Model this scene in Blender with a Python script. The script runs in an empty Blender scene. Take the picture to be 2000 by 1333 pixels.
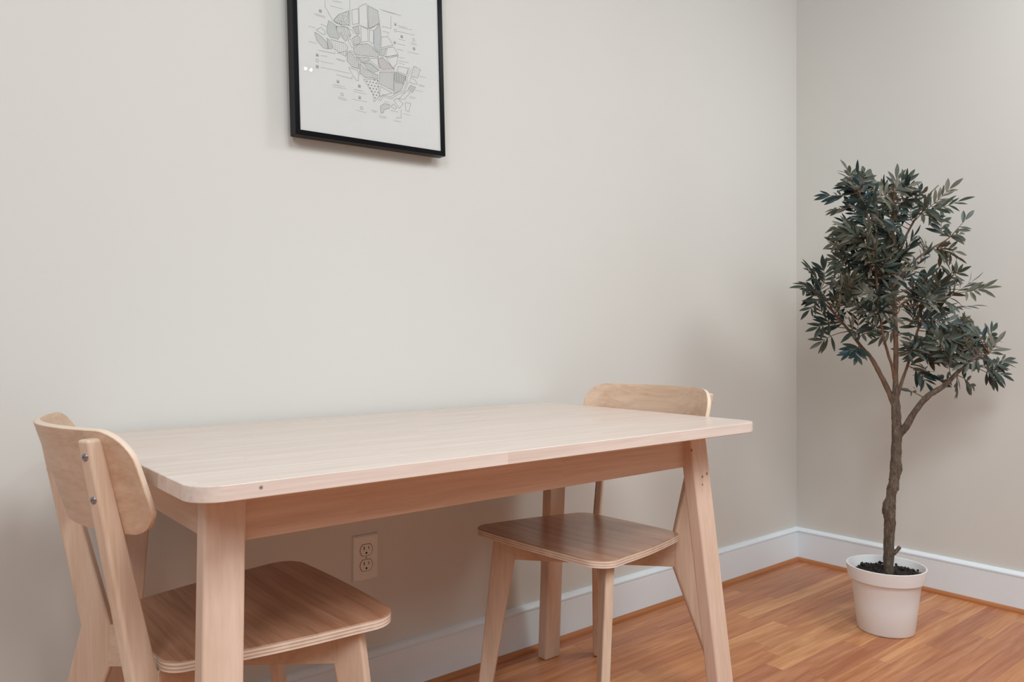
import bpy, bmesh, math, random
from mathutils import Vector, Matrix, Euler, noise

D = bpy.data
SC = bpy.context.scene
COL = SC.collection

# ---------------------------------------------------------------- camera
cam_d = D.cameras.new('camera')
cam_d.sensor_fit = 'HORIZONTAL'; cam_d.sensor_width = 36.0
cam_d.lens = 1508.9 * 36.0 / 2000.0
cam_d.shift_y = -1.97 / 2000.0
cam_d.clip_start = 0.02
cam = D.objects.new('camera', cam_d); COL.objects.link(cam)
YAW = 0.8794
cam.location = (-3.0199, -1.7559, 0.9279)
cam.rotation_euler = (math.pi / 2, 0, YAW - math.pi / 2)
SC.camera = cam

# ---------------------------------------------------------------- view and light
SC.view_settings.view_transform = 'Standard'
SC.view_settings.look = 'None'
SC.view_settings.gamma = 1.0
SC.view_settings.use_curve_mapping = False
SC.view_settings.exposure = 0.0
world = D.worlds.new('world'); SC.world = world; world.use_nodes = True
bg = world.node_tree.nodes['Background']
bg.inputs[0].default_value = (0.93, 0.98, 1.03, 1); bg.inputs[1].default_value = 0.20

def area(name, loc, target, sx, sy, power, col):
    l = D.lights.new(name, 'AREA'); l.shape = 'RECTANGLE'; l.size = sx; l.size_y = sy
    l.energy = power; l.color = col
    o = D.objects.new(name, l); COL.objects.link(o); o.location = loc
    o.rotation_euler = (Vector(target) - Vector(loc)).to_track_quat('-Z', 'Y').to_euler()
    return o
LC = (0.94, 0.99, 1.03)
area('ceiling_light', (-2.3, -2.3, 2.6), (-2.3, -2.0, 0), 0.9, 0.9, 44, LC)
area('corner_fill_light', (-0.34, -1.7, 2.6), (-0.6, -1.4, 0), 0.42, 0.5, 19, LC)  # added fill for the dim lower right, placed clear of the glass reflection
area('left_high_fill_light', (-4.3, -2.8, 2.5), (-0.3, -0.8, 0.9), 1.0, 1.0, 38, LC)  # added fill from high left to brighten the right wall, not a window
area('right_high_fill_light', (-1.5, -3.0, 2.6), (-0.5, -0.5, 0.5), 0.8, 0.8, 9, LC)  # unseen fill added to balance brightness towards the corner, not a window
area('side_fill_light', (-5.2, -1.4, 1.8), (-0.5, -0.8, 0.9), 1.0, 1.3, 7, LC)  # weak fill added low on the left to lift the right wall, no window
for bx in (-1.15, -1.118):          # two pendant bulbs out in the room, mirrored in the picture glass
    pl = D.lights.new('pendant_bulb', 'POINT'); pl.energy = 0.5; pl.shadow_soft_size = .007
    po = D.objects.new('pendant_bulb', pl); COL.objects.link(po); po.location = (bx, -2.4, 2.45)
# ---------------------------------------------------------------- helpers
def tag(o, label=None, cat=None, group=None, kind=None):
    if label: o['label'] = label
    if cat: o['category'] = cat
    if group: o['group'] = group
    if kind: o['kind'] = kind
    return o
def link(name, bm, mats, parent=None, smooth=False, bevel=0, seg=3, recalc=True, angle=0.6):
    if recalc: bmesh.ops.recalc_face_normals(bm, faces=bm.faces)
    me = D.meshes.new(name); bm.to_mesh(me); bm.free()
    if not isinstance(mats, (list, tuple)): mats = [mats]
    for m in mats: me.materials.append(m)
    o = D.objects.new(name, me); COL.objects.link(o)
    if parent is not None: o.parent = parent
    if smooth or bevel:
        for p in me.polygons: p.use_smooth = True
        me.set_sharp_from_angle(angle=angle)
    if bevel:
        b = o.modifiers.new('bevel', 'BEVEL'); b.width = bevel; b.segments = seg
        b.limit_method = 'ANGLE'; b.angle_limit = 0.5; b.harden_normals = True
    return o
def empty(name, loc, rz=0.0):
    o = D.objects.new(name, None); COL.objects.link(o); o.location = loc
    o.rotation_euler = (0, 0, rz); o.empty_display_size = 0.1
    return o
def box(bm, lo, hi, mi=0):
    x0, y0, z0 = lo; x1, y1, z1 = hi
    v = [bm.verts.new(p) for p in ((x0,y0,z0),(x1,y0,z0),(x1,y1,z0),(x0,y1,z0),(x0,y0,z1),(x1,y0,z1),(x1,y1,z1),(x0,y1,z1))]
    for f in ((0,3,2,1),(4,5,6,7),(0,1,5,4),(1,2,6,5),(2,3,7,6),(3,0,4,7)):
        fc = bm.faces.new([v[i] for i in f]); fc.material_index = mi
def hexa(bm, bot, top):
    v = [bm.verts.new(p) for p in list(bot) + list(top)]
    n = len(bot)
    bm.faces.new(v[:n][::-1]); bm.faces.new(v[n:])
    for i in range(n):
        j = (i + 1) % n
        bm.faces.new((v[i], v[j], v[n+j], v[n+i]))
def lathe(bm, prof, n=96):
    rings = []
    for r, z in prof:
        if r < 1e-6: rings.append([bm.verts.new((0, 0, z))])
        else: rings.append([bm.verts.new((r*math.cos(2*math.pi*i/n), r*math.sin(2*math.pi*i/n), z)) for i in range(n)])
    for a, b in zip(rings, rings[1:]):
        for i in range(n):
            j = (i + 1) % n
            if len(a) == 1: bm.faces.new((a[0], b[i], b[j]))
            elif len(b) == 1: bm.faces.new((a[i], a[j], b[0]))
            else: bm.faces.new((a[i], a[j], b[j], b[i]))
def tube(bm, pts, rad, n=10, cap=True, rough=0.0, seed=0, mi=0):
    pts = [Vector(p) for p in pts]; rings = []
    up = None
    for i, p in enumerate(pts):
        t = (pts[min(i+1, len(pts)-1)] - pts[max(i-1, 0)]).normalized()
        if up is None: up = t.orthogonal().normalized()
        up = (up - t * up.dot(t)).normalized(); s = t.cross(up)
        r = rad[i]; ring = []
        for k in range(n):
            a = 2*math.pi*k/n
            d = up*math.cos(a) + s*math.sin(a)
            rr = r
            if rough: rr *= 1 + rough*noise.noise((p + d*r)*Vector((90, 90, 40)) + Vector((seed, 0, 0))) + rough*.7*noise.noise((p+d*r)*220)
            ring.append(bm.verts.new(p + d*rr))
        rings.append(ring)
    for a, b in zip(rings, rings[1:]):
        for k in range(n):
            j = (k+1) % n
            f = bm.faces.new((a[k], a[j], b[j], b[k])); f.material_index = mi
    if cap:
        f = bm.faces.new(rings[0][::-1]); f.material_index = mi
        f = bm.faces.new(rings[-1]); f.material_index = mi
def smooth_path(pts, sub=6):
    # Catmull-Rom through tuples of equal length
    out = []
    P = [pts[0]] + list(pts) + [pts[-1]]
    for i in range(1, len(P)-2):
        p0, p1, p2, p3 = P[i-1], P[i], P[i+1], P[i+2]
        for k in range(sub):
            t = k/sub
            out.append(tuple(0.5*((2*b) + (c-a)*t + (2*a-5*b+4*c-d)*t*t + (3*b-a-3*c+d)*t**3) for a, b, c, d in zip(p0, p1, p2, p3)))
    out.append(tuple(pts[-1]))
    return out

# ---------------------------------------------------------------- materials
def srgb(*c):
    return tuple(((x/255)/12.92 if x/255 <= .04045 else ((x/255+.055)/1.055)**2.4) for x in c) + (1,)
class N:
    def __init__(s, name):
        s.m = D.materials.new(name); s.m.use_nodes = True; s.t = s.m.node_tree
        s.b = s.t.nodes['Principled BSDF']
    def n(s, ty, **k):
        o = s.t.nodes.new(ty)
        for a, v in k.items(): setattr(o, a, v)
        return o
    def l(s, a, b): s.t.links.new(a, b)
    def inp(s, node, i, v):
        if hasattr(v, 'is_output') or hasattr(v, 'links'): s.l(v, node.inputs[i])
        else: node.inputs[i].default_value = v
    def math(s, op, a, b=0.0, c=0.0):
        o = s.n('ShaderNodeMath', operation=op)
        s.inp(o, 0, a); s.inp(o, 1, b); s.inp(o, 2, c)
        return o.outputs[0]
    def mapping(s, scale, loc=(0,0,0), rot=(0,0,0), src='Object'):
        tc = s.n('ShaderNodeTexCoord'); mp = s.n('ShaderNodeMapping')
        mp.inputs['Scale'].default_value = scale; mp.inputs['Location'].default_value = loc; mp.inputs['Rotation'].default_value = rot
        s.l(tc.outputs[src], mp.inputs[0]); return mp.outputs[0]
    def noise(s, vec, scale=1, detail=4, rough=.5, dist=0.0):
        o = s.n('ShaderNodeTexNoise'); s.l(vec, o.inputs['Vector'])
        o.inputs['Scale'].default_value = scale; o.inputs['Detail'].default_value = detail
        o.inputs['Roughness'].default_value = rough; o.inputs['Distortion'].default_value = dist
        return o.outputs['Fac']
    def ramp(s, fac, stops):
        o = s.n('ShaderNodeValToRGB'); s.l(fac, o.inputs[0]); e = o.color_ramp.elements
        while len(e) < len(stops): e.new(.5)
        for x, (p, c) in zip(e, stops): x.position = p; x.color = c
        return o.outputs[0]
    def mix(s, fac, a, b, mode='MIX'):
        o = s.n('ShaderNodeMix', data_type='RGBA', blend_type=mode)
        s.inp(o, 0, fac); s.inp(o, 6, a); s.inp(o, 7, b)
        return o.outputs[2]
    def bump(s, h, strength=.2, dist=.002):
        o = s.n('ShaderNodeBump'); o.inputs['Strength'].default_value = strength; o.inputs['Distance'].default_value = dist
        s.l(h, o.inputs['Height']); s.l(o.outputs[0], s.b.inputs['Normal'])
def plain(name, col, rough=.5, metal=0, spec=.5, coat=0):
    m = N(name); m.b.inputs['Base Color'].default_value = col; m.b.inputs['Roughness'].default_value = rough
    m.b.inputs['Metallic'].default_value = metal; m.b.inputs['Specular IOR Level'].default_value = spec
    m.b.inputs['Coat Weight'].default_value = coat
    v = m.mapping((1,1,1)); h = m.noise(v, 60, 3)
    m.l(m.mix(.06, col, m.mix(h, (0,0,0,1), (1,1,1,1)), 'OVERLAY'), m.b.inputs['Base Color'])
    return m.m
def wall_mat():
    m = N('wall_paint'); v = m.mapping((1,1,1))
    big = m.noise(v, 1.3, 3)
    c = m.ramp(big, [(.3, srgb(214,212,205)), (.7, srgb(217,215,208))])
    m.l(c, m.b.inputs['Base Color']); m.b.inputs['Roughness'].default_value = .75
    m.b.inputs['Specular IOR Level'].default_value = .25
    m.bump(m.noise(v, 260, 4), .12, .0006)
    return m.m
def wood(name, axis, light, dark, rough=.42, staves=0.0, knots=(), freq=1.0, coat=0.0, spec=.4, grain=.5, across=1, var=.25):
    """pale timber: grain runs along axis; staves = width of glued staves (m)"""
    m = N(name); ai = 'xyz'.index(axis)
    sc = [38*freq]*3; sc[ai] = 1.6*freq
    oi = m.n('ShaderNodeObjectInfo')
    v = m.mapping(tuple(sc))
    if staves:
        tc = m.n('ShaderNodeTexCoord'); sp = m.n('ShaderNodeSeparateXYZ'); m.l(tc.outputs['Object'], sp.inputs[0])
        lo = sp.outputs[ai]; ac = sp.outputs[across]
        row = m.math('FLOOR', m.math('DIVIDE', ac, staves))
        wn = m.n('ShaderNodeTexWhiteNoise', noise_dimensions='1D'); m.l(row, wn.inputs['W'])
        cell = m.math('FLOOR', m.math('ADD', m.math('DIVIDE', lo, .46), m.math('MULTIPLY', wn.outputs[0], 7.0)))
        cx = m.n('ShaderNodeCombineXYZ'); m.l(cell, cx.inputs[0]); m.l(row, cx.inputs[1])
        w2 = m.n('ShaderNodeTexWhiteNoise', noise_dimensions='3D'); m.l(cx.outputs[0], w2.inputs['Vector'])
        va = m.n('ShaderNodeVectorMath', operation='MULTIPLY_ADD')
        m.l(w2.outputs['Color'], va.inputs[0]); va.inputs[1].default_value = (40,40,40); m.l(v, va.inputs[2])
        v = va.outputs[0]; tone = w2.outputs['Value']
    g = m.noise(v, 1.0, 5, .62, .6)
    sc2 = [170*freq]*3; sc2[ai] = 5*freq
    g2 = m.noise(m.mapping(tuple(sc2)), 1.0, 3, .6)
    fac = m.math('ADD', m.math('MULTIPLY', g, 1-.35), m.math('MULTIPLY', g2, .35))
    mid = tuple((a+b)/2 for a, b in zip(light, dark))
    c = m.ramp(fac, [(.5-.22/max(grain,.05)*.5, dark), (.5, mid), (.5+.22/max(grain,.05)*.5, light)])
    if staves:
        c = m.mix(m.math('MULTIPLY', tone, var), c, m.mix(.5, c, dark, 'MULTIPLY'))
    for (p, r) in knots:
        tc = m.n('ShaderNodeTexCoord'); d = m.n('ShaderNodeVectorMath', operation='DISTANCE')
        m.l(tc.outputs['Object'], d.inputs[0]); d.inputs[1].default_value = p
        mr = m.n('ShaderNodeMapRange'); mr.inputs['From Min'].default_value = r*.5; mr.inputs['From Max'].default_value = r*1.7
        mr.inputs['To Min'].default_value = .85; mr.inputs['To Max'].default_value = 0
        m.l(d.outputs['Value'], mr.inputs[0]); c = m.mix(mr.outputs[0], c, srgb(92,62,44))
    m.l(c, m.b.inputs['Base Color']); m.b.inputs['Roughness'].default_value = rough
    m.b.inputs['Coat Weight'].default_value = coat; m.b.inputs['Coat Roughness'].default_value = .25
    m.b.inputs['Specular IOR Level'].default_value = spec
    m.bump(fac, .05, .0006)
    return m.m
def ply_edge():
    m = N('plywood_edge'); at = m.n('ShaderNodeAttribute', attribute_name='layer')
    s_ = m.math('SINE', m.math('MULTIPLY', at.outputs['Fac'], 2*math.pi*3.0))
    n_ = m.noise(m.mapping((30,30,30)), 1, 3)
    f = m.math('ADD', m.math('MULTIPLY', s_, .28), m.math('MULTIPLY', n_, .8))
    c = m.ramp(f, [(.15, srgb(188,158,134)), (.45, srgb(222,200,182)), (.8, srgb(232,214,198))])
    m.l(c, m.b.inputs['Base Color']); m.b.inputs['Roughness'].default_value = .5
    return m.m
def floor_mat():
    m = N('strip_floor'); tc = m.n('ShaderNodeTexCoord'); sp = m.n('ShaderNodeSeparateXYZ'); m.l(tc.outputs['Object'], sp.inputs[0])
    x, y = sp.outputs[0], sp.outputs[1]; W_ = .0571
    yr = m.math('DIVIDE', y, W_); row = m.math('FLOOR', yr)
    wn = m.n('ShaderNodeTexWhiteNoise', noise_dimensions='1D'); m.l(row, wn.inputs['W'])
    xs = m.math('ADD', m.math('DIVIDE', x, .82), m.math('MULTIPLY', wn.outputs[0], 9.0)); cell = m.math('FLOOR', xs)
    cx = m.n('ShaderNodeCombineXYZ'); m.l(cell, cx.inputs[0]); m.l(row, cx.inputs[1])
    w2 = m.n('ShaderNodeTexWhiteNoise', noise_dimensions='3D'); m.l(cx.outputs[0], w2.inputs['Vector'])
    va = m.n('ShaderNodeVectorMath', operation='MULTIPLY_ADD'); m.l(w2.outputs['Color'], va.inputs[0]); va.inputs[1].default_value = (50,50,50)
    m.l(m.mapping((1.7, 26, 26)), va.inputs[2])
    g = m.noise(va.outputs[0], 1, 5, .62, 1.1)
    vb = m.n('ShaderNodeVectorMath', operation='MULTIPLY_ADD'); m.l(w2.outputs['Color'], vb.inputs[0]); vb.inputs[1].default_value = (50,50,50)
    m.l(m.mapping((7, 160, 160)), vb.inputs[2])
    g2 = m.noise(vb.outputs[0], 1, 3, .6)
    base = m.ramp(w2.outputs['Value'], [(0, srgb(193,131,96)), (.3, srgb(205,143,98)), (.55, srgb(215,154,104)), (.8, srgb(224,168,118)), (1, srgb(182,118,92))])
    dk = m.mix(1.0, base, srgb(214,190,172), 'MULTIPLY')
    f = m.math('ADD', m.math('MULTIPLY', g, .7), m.math('MULTIPLY', g2, .3))
    mr = m.n('ShaderNodeMapRange'); mr.inputs['From Min'].default_value = .40; mr.inputs['From Max'].default_value = .62; m.l(f, mr.inputs[0])
    c = m.mix(mr.outputs[0], dk, base)
    # broad mineral streaks
    big = m.noise(m.mapping((.9, 5, 5)), 1, 3, .5)
    c = m.mix(m.math('MULTIPLY', big, .16), c, srgb(172,112,82))
    # joints
    fy = m.math('FRACT', yr); e = m.math('MINIMUM', fy, m.math('SUBTRACT', 1.0, fy))
    fx = m.math('FRACT', xs); ex = m.math('MULTIPLY', m.math('MINIMUM', fx, m.math('SUBTRACT', 1.0, fx)), .82/W_)
    j = m.math('MINIMUM', e, ex)
    mj = m.n('ShaderNodeMapRange'); mj.inputs['From Min'].default_value = .004; mj.inputs['From Max'].default_value = .020; mj.inputs['To Min'].default_value = .42; mj.inputs['To Max'].default_value = 0
    m.l(j, mj.inputs[0]); c = m.mix(mj.outputs[0], c, srgb(104,56,32))
    m.l(c, m.b.inputs['Base Color'])
    m.b.inputs['Roughness'].default_value = .36; m.b.inputs['Specular IOR Level'].default_value = .42
    m.bump(m.math('SUBTRACT', f, m.math('MULTIPLY', mj.outputs[0], 2.0)), .12, .0005)
    return m.m
def bark_mat():
    m = N('bark'); v = m.mapping((120,120,42)); g = m.noise(v, 1, 7, .75, .8)
    m.l(m.ramp(g, [(.3, srgb(62,50,42)), (.52, srgb(108,92,78)), (.7, srgb(148,130,112))]), m.b.inputs['Base Color'])
    m.b.inputs['Roughness'].default_value = .85; m.bump(g, 1.0, .005); return m.m
def twig_mat():
    m = N('twig_bark'); g = m.noise(m.mapping((80,80,30)), 1, 4)
    m.l(m.ramp(g, [(.3, srgb(84,62,48)), (.7, srgb(124,96,74))]), m.b.inputs['Base Color']); m.b.inputs['Roughness'].default_value = .8
    return m.m
def leaf_mat():
    m = N('olive_leaf'); at = m.n('ShaderNodeAttribute', attribute_name='tone')
    top = m.ramp(at.outputs['Fac'], [(0, srgb(20,46,50)), (.3, srgb(36,53,47)), (.6, srgb(62,68,55)), (1, srgb(98,93,76))])
    und = m.ramp(at.outputs['Fac'], [(0, srgb(92,100,90)), (1, srgb(132,122,106))])
    geo = m.n('ShaderNodeNewGeometry')
    c = m.mix(geo.outputs['Backfacing'], top, und)
    m.l(c, m.b.inputs['Base Color']); m.b.inputs['Roughness'].default_value = .48
    m.b.inputs['Specular IOR Level'].default_value = .4
    return m.m
def soil_mat():
    m = N('potting_soil'); g = m.noise(m.mapping((1,1,1)), 160, 5, .7)
    m.l(m.ramp(g, [(.3, srgb(18,14,13)), (.7, srgb(58,46,41))]), m.b.inputs['Base Color']); m.b.inputs['Roughness'].default_value = .95
    m.bump(g, .8, .003); return m.m

BL, BD = srgb(229,203,184), srgb(208,176,153)
M_wall = wall_mat()
M_trim = plain('trim_paint', srgb(233,240,244), .4)
M_floor = floor_mat()
M_shoe = wood('shoe_wood', 'x', srgb(192,126,78), srgb(158,94,52), .4)
M_shoe_y = wood('shoe_wood_side', 'y', srgb(192,126,78), srgb(158,94,52), .4)
M_top = wood("tabletop_birch", "x", srgb(229,213,202), srgb(214,193,178), .36, staves=.042, knots=[((-.5426,-.363,.731),.0022)], coat=.25, grain=.9, var=.12)

# ---------------------------------------------------------------- room
T = .016      # baseboard thickness
XL, YF, HT = -5.2, -4.8, 2.7
def wall(name, lo, hi):
    bm = bmesh.new(); box(bm, lo, hi); return tag(link(name, bm, M_wall), kind='structure')
bm = bmesh.new(); box(bm, (XL, YF, -.06), (.12, .12, 0)); tag(link('floor', bm, M_floor), kind='structure')
wall('wall_back', (XL, 0, 0), (0, .12, HT))
wall('wall_right', (0, YF, 0), (.12, .12, HT))
# baseboard profile: (out from wall, height)
BP = [(0,0),(T,0),(T,.1165),(T-.003,.1178),(T-.003,.1198),(T+.001,.1210),(T+.001,.1262),(T-.003,.1318),(T-.009,.1352),(0,.1362)]
SP = [(T-.001,0)] + [(T + .0125*math.cos(a*math.pi/16), .0145*math.sin(a*math.pi/16)) for a in range(0, 9)] + [(T-.001,.0145)]
def run(name, prof, side, mat):
    bm = bmesh.new(); rings = []
    for end in (0, 1):
        r = []
        for o, h in prof:
            if side == 'back': p = (-o if end else XL, -o, h)     # mitred at the corner
            else: p = (-o, -o if end else YF, h)
            r.append(bm.verts.new(p))
        rings.append(r)
    n = len(prof)
    for i in range(n):
        j = (i+1) % n
        bm.faces.new((rings[0][i], rings[0][j], rings[1][j], rings[1][i]))
    bm.faces.new(rings[0]); bm.faces.new(rings[1][::-1])
    o = link(name, bm, mat, smooth=True, angle=.5); return tag(o, kind='structure')
run('baseboard_back', BP, 'back', M_trim); run('baseboard_right', BP, 'right', M_trim)
run('trim_1', SP, 'back', M_shoe); run('trim_2', SP, 'right', M_shoe_y)

# ---------------------------------------------------------------- table
TX1, TX0, TYB, TYF = -1.4425, -2.70927, -.02316, -.7494
TC = (-2.07841, (TYB+TYF)/2); TH = .0227; ZT = .74 - TH
M_leg = wood('table_leg_birch', 'z', BL, BD, .45, knots=[((.5224,-.2552,.672),.0028),((.5534,-.2621,.608),.0028),((.5714,-.2614,.613),.0030),((.5514,-.2639,.590),.0022),((.5764,-.3121,.157),.0022)])
M_rail = wood('table_rail_birch', 'x', BL, BD, .45, staves=.043, grain=.8, across=2, var=.5)
M_rail_y = wood('table_end_rail_birch', 'y', BL, BD, .45)
table = empty('dining_table', (TC[0], TC[1], 0))
tag(table, 'pale birch dining table with rounded corners and splayed legs, pushed against the long wall', 'table')
def rounded_rect(hx, hy, r, n=10):
    pts = []
    for cx, cy, a0 in ((hx-r, hy-r, 0), (-hx+r, hy-r, 90), (-hx+r, -hy+r, 180), (hx-r, -hy+r, 270)):
        for k in range(n+1):
            a = math.radians(a0 + 90*k/n); pts.append((cx + r*math.cos(a), cy + r*math.sin(a)))
    return pts
bm = bmesh.new(); pts = [(x + .0025, y) for x, y in rounded_rect((TX1-TX0)/2, (TYB-TYF)/2, .045)]
bm.faces.new([bm.verts.new((x, y, ZT)) for x, y in pts][::-1])
r = bmesh.ops.extrude_face_region(bm, geom=list(bm.faces))
bmesh.ops.translate(bm, vec=(0, 0, TH), verts=[v for v in r['geom'] if isinstance(v, bmesh.types.BMVert)])
link('tabletop', bm, M_top, table, bevel=.0018, seg=2)
ix, iy, fx, fy, wxt, wyt, wxb, wyb = .05133, .11259, .0168, .03962, .06025, .03334, .05753, .03482
def leg_rect(sx, sy, top):
    a, b, w, h, z = (ix, iy, wxt, wyt, ZT) if top else (fx, fy, wxb, wyb, 0)
    X = (-1.44755-a) if sx > 0 else (TX0+a); Y = (TYF+b) if sy < 0 else (TYB-b)
    X2 = X - sx*w; Y2 = Y - sy*h
    return [(p[0]-TC[0], p[1]-TC[1], z) for p in ((X,Y),(X2,Y),(X2,Y2),(X,Y2))]
for sx in (-1, 1):
    for sy in (-1, 1):
        bm = bmesh.new(); hexa(bm, leg_rect(sx, sy, 0), leg_rect(sx, sy, 1))
        link('leg', bm, M_leg, table, bevel=.0045)
RY, RX, RH = .12739, .07159, .08676
hx, hy = .63086, (TYB-TYF)/2
for s in (-1, 1):
    bm = bmesh.new(); yo = s*(hy-RY); yi = s*(hy-RY-.02)
    box(bm, (-hx+ix+wxt-.010, min(yo,yi), ZT-RH), (hx-ix-wxt+.010, max(yo,yi), ZT))
    link('apron', bm, M_rail, table, bevel=.0015, seg=2)
    bm = bmesh.new(); xo = s*(hx-RX); xi = s*(hx-RX-.02)
    box(bm, (min(xo,xi), -hy+iy+wyt-.008, ZT-RH), (max(xo,xi), hy-iy-wyt+.008, ZT))
    link('apron', bm, M_rail_y, table, bevel=.0015, seg=2)

# ---------------------------------------------------------------- chairs
AF, AR, TK = .9432, .6135, .0207
a1, a0, wt, w0 = .2348, .2757, .0578, .0315
zb, zt, zbr = .3751, .4327, .3587
kk, ti, to, ko, zk, fi, fo, ztop = .2198, .3075, .3345, .2692, .4314, .3496, .3808, .7915
tf, tr, tu = -.0662, -.0309, -.055
def fpt(side, s, z, w):
    """side +1: frame running to the chair's left front; w = across the board (-1..1)"""
    al = AF if s > 0 else AR
    sh = (tf if s > 0 else (tr if z < .435 else tu))*(z-.42)
    d = Vector((math.cos(al), side*math.sin(al), 0)); n = Vector((math.sin(al), -side*math.cos(al), 0))
    p = d*s + n*(w*TK/2 + sh); return Vector((p.x, p.y, z))
SB, SD = srgb(226,202,180), srgb(200,168,142)
M_chair = wood('chair_frame_birch', 'z', SB, SD, .42, freq=1.1)
M_chair_r = wood('chair_rail_birch', 'x', SB, SD, .42, freq=1.1)
M_seat = wood('chair_seat_veneer', 'y', srgb(184,138,110), srgb(152,108,82), .28, freq=1.2, coat=.35, grain=1.0)
M_back = wood('chair_back_veneer', 'y', srgb(216,187,162), srgb(196,160,132), .42, freq=.9, grain=.85)
M_edge = ply_edge()
M_edge_b = plain('backrest_edge', srgb(228,206,184), .45)
M_screw = plain('screw_steel', (.45,.45,.47,1), .28, metal=1)
def board(side, prof, segs=1):
    """prism of (s,z) outline; quads along the list pairs: prof = list of (inner(s,z), outer(s,z)) from bottom to top"""
    bm = bmesh.new(); R = []
    for (si, zi), (so, zo) in prof:
        R.append([bm.verts.new(fpt(side, si, zi, -1)), bm.verts.new(fpt(side, so, zo, -1)), bm.verts.new(fpt(side, so, zo, 1)), bm.verts.new(fpt(side, si, zi, 1))])
    bm.faces.new(R[0]); bm.faces.new(R[-1][::-1])
    for a, b in zip(R, R[1:]):
        for i in range(4):
            j = (i+1) % 4; bm.faces.new((a[i], b[i], b[j], a[j]))
    return bm
def g_out(z): return a0 + (a1-a0)*z/.43
def lerp(a, b, t): return a + (b-a)*t
def screw(parent, pos, nrm, r=.0058):
    bm = bmesh.new(); n = Vector(nrm).normalized()
    M = n.to_track_quat('Z', 'Y').to_matrix().to_4x4(); M.translation = Vector(pos)
    lathe(bm, [(r, 0), (r, .0006), (r*.8, .0022), (r*.45, .0029), (r*.40, .0016), (0, .0016)], 20)
    bmesh.ops.transform(bm, matrix=M, verts=bm.verts)
    return link('screw', bm, M_screw, parent, smooth=True)
def make_chair():
    root = empty('dining_chair', (0, 0, 0))
    # front legs
    for sd in (1, -1):
        prof = [((a0-w0, 0), (a0, 0)), ((g_out(zb)-wt, zb), (g_out(zb), zb)), ((g_out(.434)-wt, .434), (g_out(.434), .434)), ((g_out(.446)-wt, .446), (g_out(.446)-.014, .446))]
        link('leg', board(sd, prof), M_chair, root, bevel=.004)
    # back legs carrying the posts
    for sd in (1, -1):
        zo_mid = lerp(zk, ztop, .5)
        prof = [((-fi, 0), (-fo, 0)), ((-kk, zbr), (lerp(-fo, -ko, zbr/zk), zbr)), ((-kk+.0, zt), (-ko, zk)),
                ((lerp(-kk, -ti, .33), lerp(zt, ztop, .33)), (lerp(-ko, -to, .33), lerp(zk, ztop, .33))),
                ((lerp(-kk, -ti, .66), lerp(zt, ztop, .66)), (lerp(-ko, -to, .66), lerp(zk, ztop, .66))),
                ((-ti, ztop), (-to, ztop))]
        lg = link('leg', board(sd, prof), M_chair, root, bevel=.0055)
        for z in (.767, .706):
            t = (z-zk)/(ztop-zk); s = -lerp(ko, to, t)
            screw(lg, fpt(sd, s+.0008, z, 0), -Vector((math.cos(AR), sd*math.sin(AR), .18)))
    # crossing rails
    for sd in (1, -1):
        bm = bmesh.new(); A = []
        xin = g_out(zb)-wt
        for s, z0, z1 in ((-kk-.004, zbr, zt-.001), (-.002, (zb+zbr)/2, zt), (.002, (zb+zbr)/2, zt), (xin+.004, zb, .4345)):
            for_al = []
            al_d = (fpt(sd, xin, .40, 0) - fpt(sd, -kk, .40, 0))
            t = (s + kk)/(xin + kk)
            c = fpt(sd, -kk, .40, 0) + al_d*t
            dn = Vector((al_d.y, -al_d.x, 0)).normalized()*sd
            w = TK/2 - .0008
            A.append([bm.verts.new((c.x - dn.x*w, c.y - dn.y*w, z0)), bm.verts.new((c.x - dn.x*w, c.y - dn.y*w, z1)), bm.verts.new((c.x + dn.x*w, c.y + dn.y*w, z1)), bm.verts.new((c.x + dn.x*w, c.y + dn.y*w, z0))])
        bm.faces.new(A[0]); bm.faces.new(A[-1][::-1])
        for a, b in zip(A, A[1:]):
            for i in range(4):
                j = (i+1) % 4; bm.faces.new((a[i], b[i], b[j], a[j]))
        rl = link('rail', bm, M_chair_r, root, bevel=.0012, seg=2)
        if sd == -1:
            c = fpt(sd, .085, .412, 0); n = Vector((math.sin(AF), math.cos(AF), 0))
            screw(rl, c - n*(TK/2-.001), -n, .0045)
    # seat: plywood shell, trapezoid with rounded corners
    XF, XR, YF_, YR = .1958, -.172, .221, .166
    zf_, zr_ = .4582, .4495
    out = []
    def corner(cx, cy, r, a_0, a_1, n=10):
        for k in range(n+1):
            a = math.radians(lerp(a_0, a_1, k/n)); out.append((cx + r*math.cos(a), cy + r*math.sin(a)))
    sl = math.degrees(math.atan((YF_-YR)/(XF-XR)))
    corner(XF-.046, YF_-.050, .046, -0, 90+sl)
    n = 8
    for k in range(1, n):
        t = k/n; out.append((lerp(XF-.05, XR+.04, t), lerp(YF_-.006, YR+.004, t) + .007*math.sin(math.pi*t)))
    corner(XR+.036, YR-.034, .036, 90+sl, 180)
    half = out[:]
    full = half + [(x, -y) for x, y in half[::-1]]
    # densify the straight front and rear
    pts = []
    for i, p in enumerate(full):
        q = full[(i+1) % len(full)]; pts.append(p)
        L = math.hypot(q[0]-p[0], q[1]-p[1]); m = int(L/.03)
        for k in range(1, m): pts.append((lerp(p[0], q[0], k/m), lerp(p[1], q[1], k/m)))
    # gently bowed front edge
    pts = [(x + (.006*(1-(y/.2)**2) if x > XF-.004 else 0) - (.004*(1-(y/.15)**2) if x < XR+.004 else 0), y) for x, y in pts]
    bm = bmesh.new(); th = .0165; rings = []; lay = bm.verts.layers.float.new('layer')
    cx0 = .015
    def ztp(x, y):
        t = (x-XR)/(XF-XR); rr = min(1, math.hypot((x-cx0)/.17, y/.18))
        return lerp(zr_, zf_, t) - .0045*(1-rr*rr)
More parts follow.
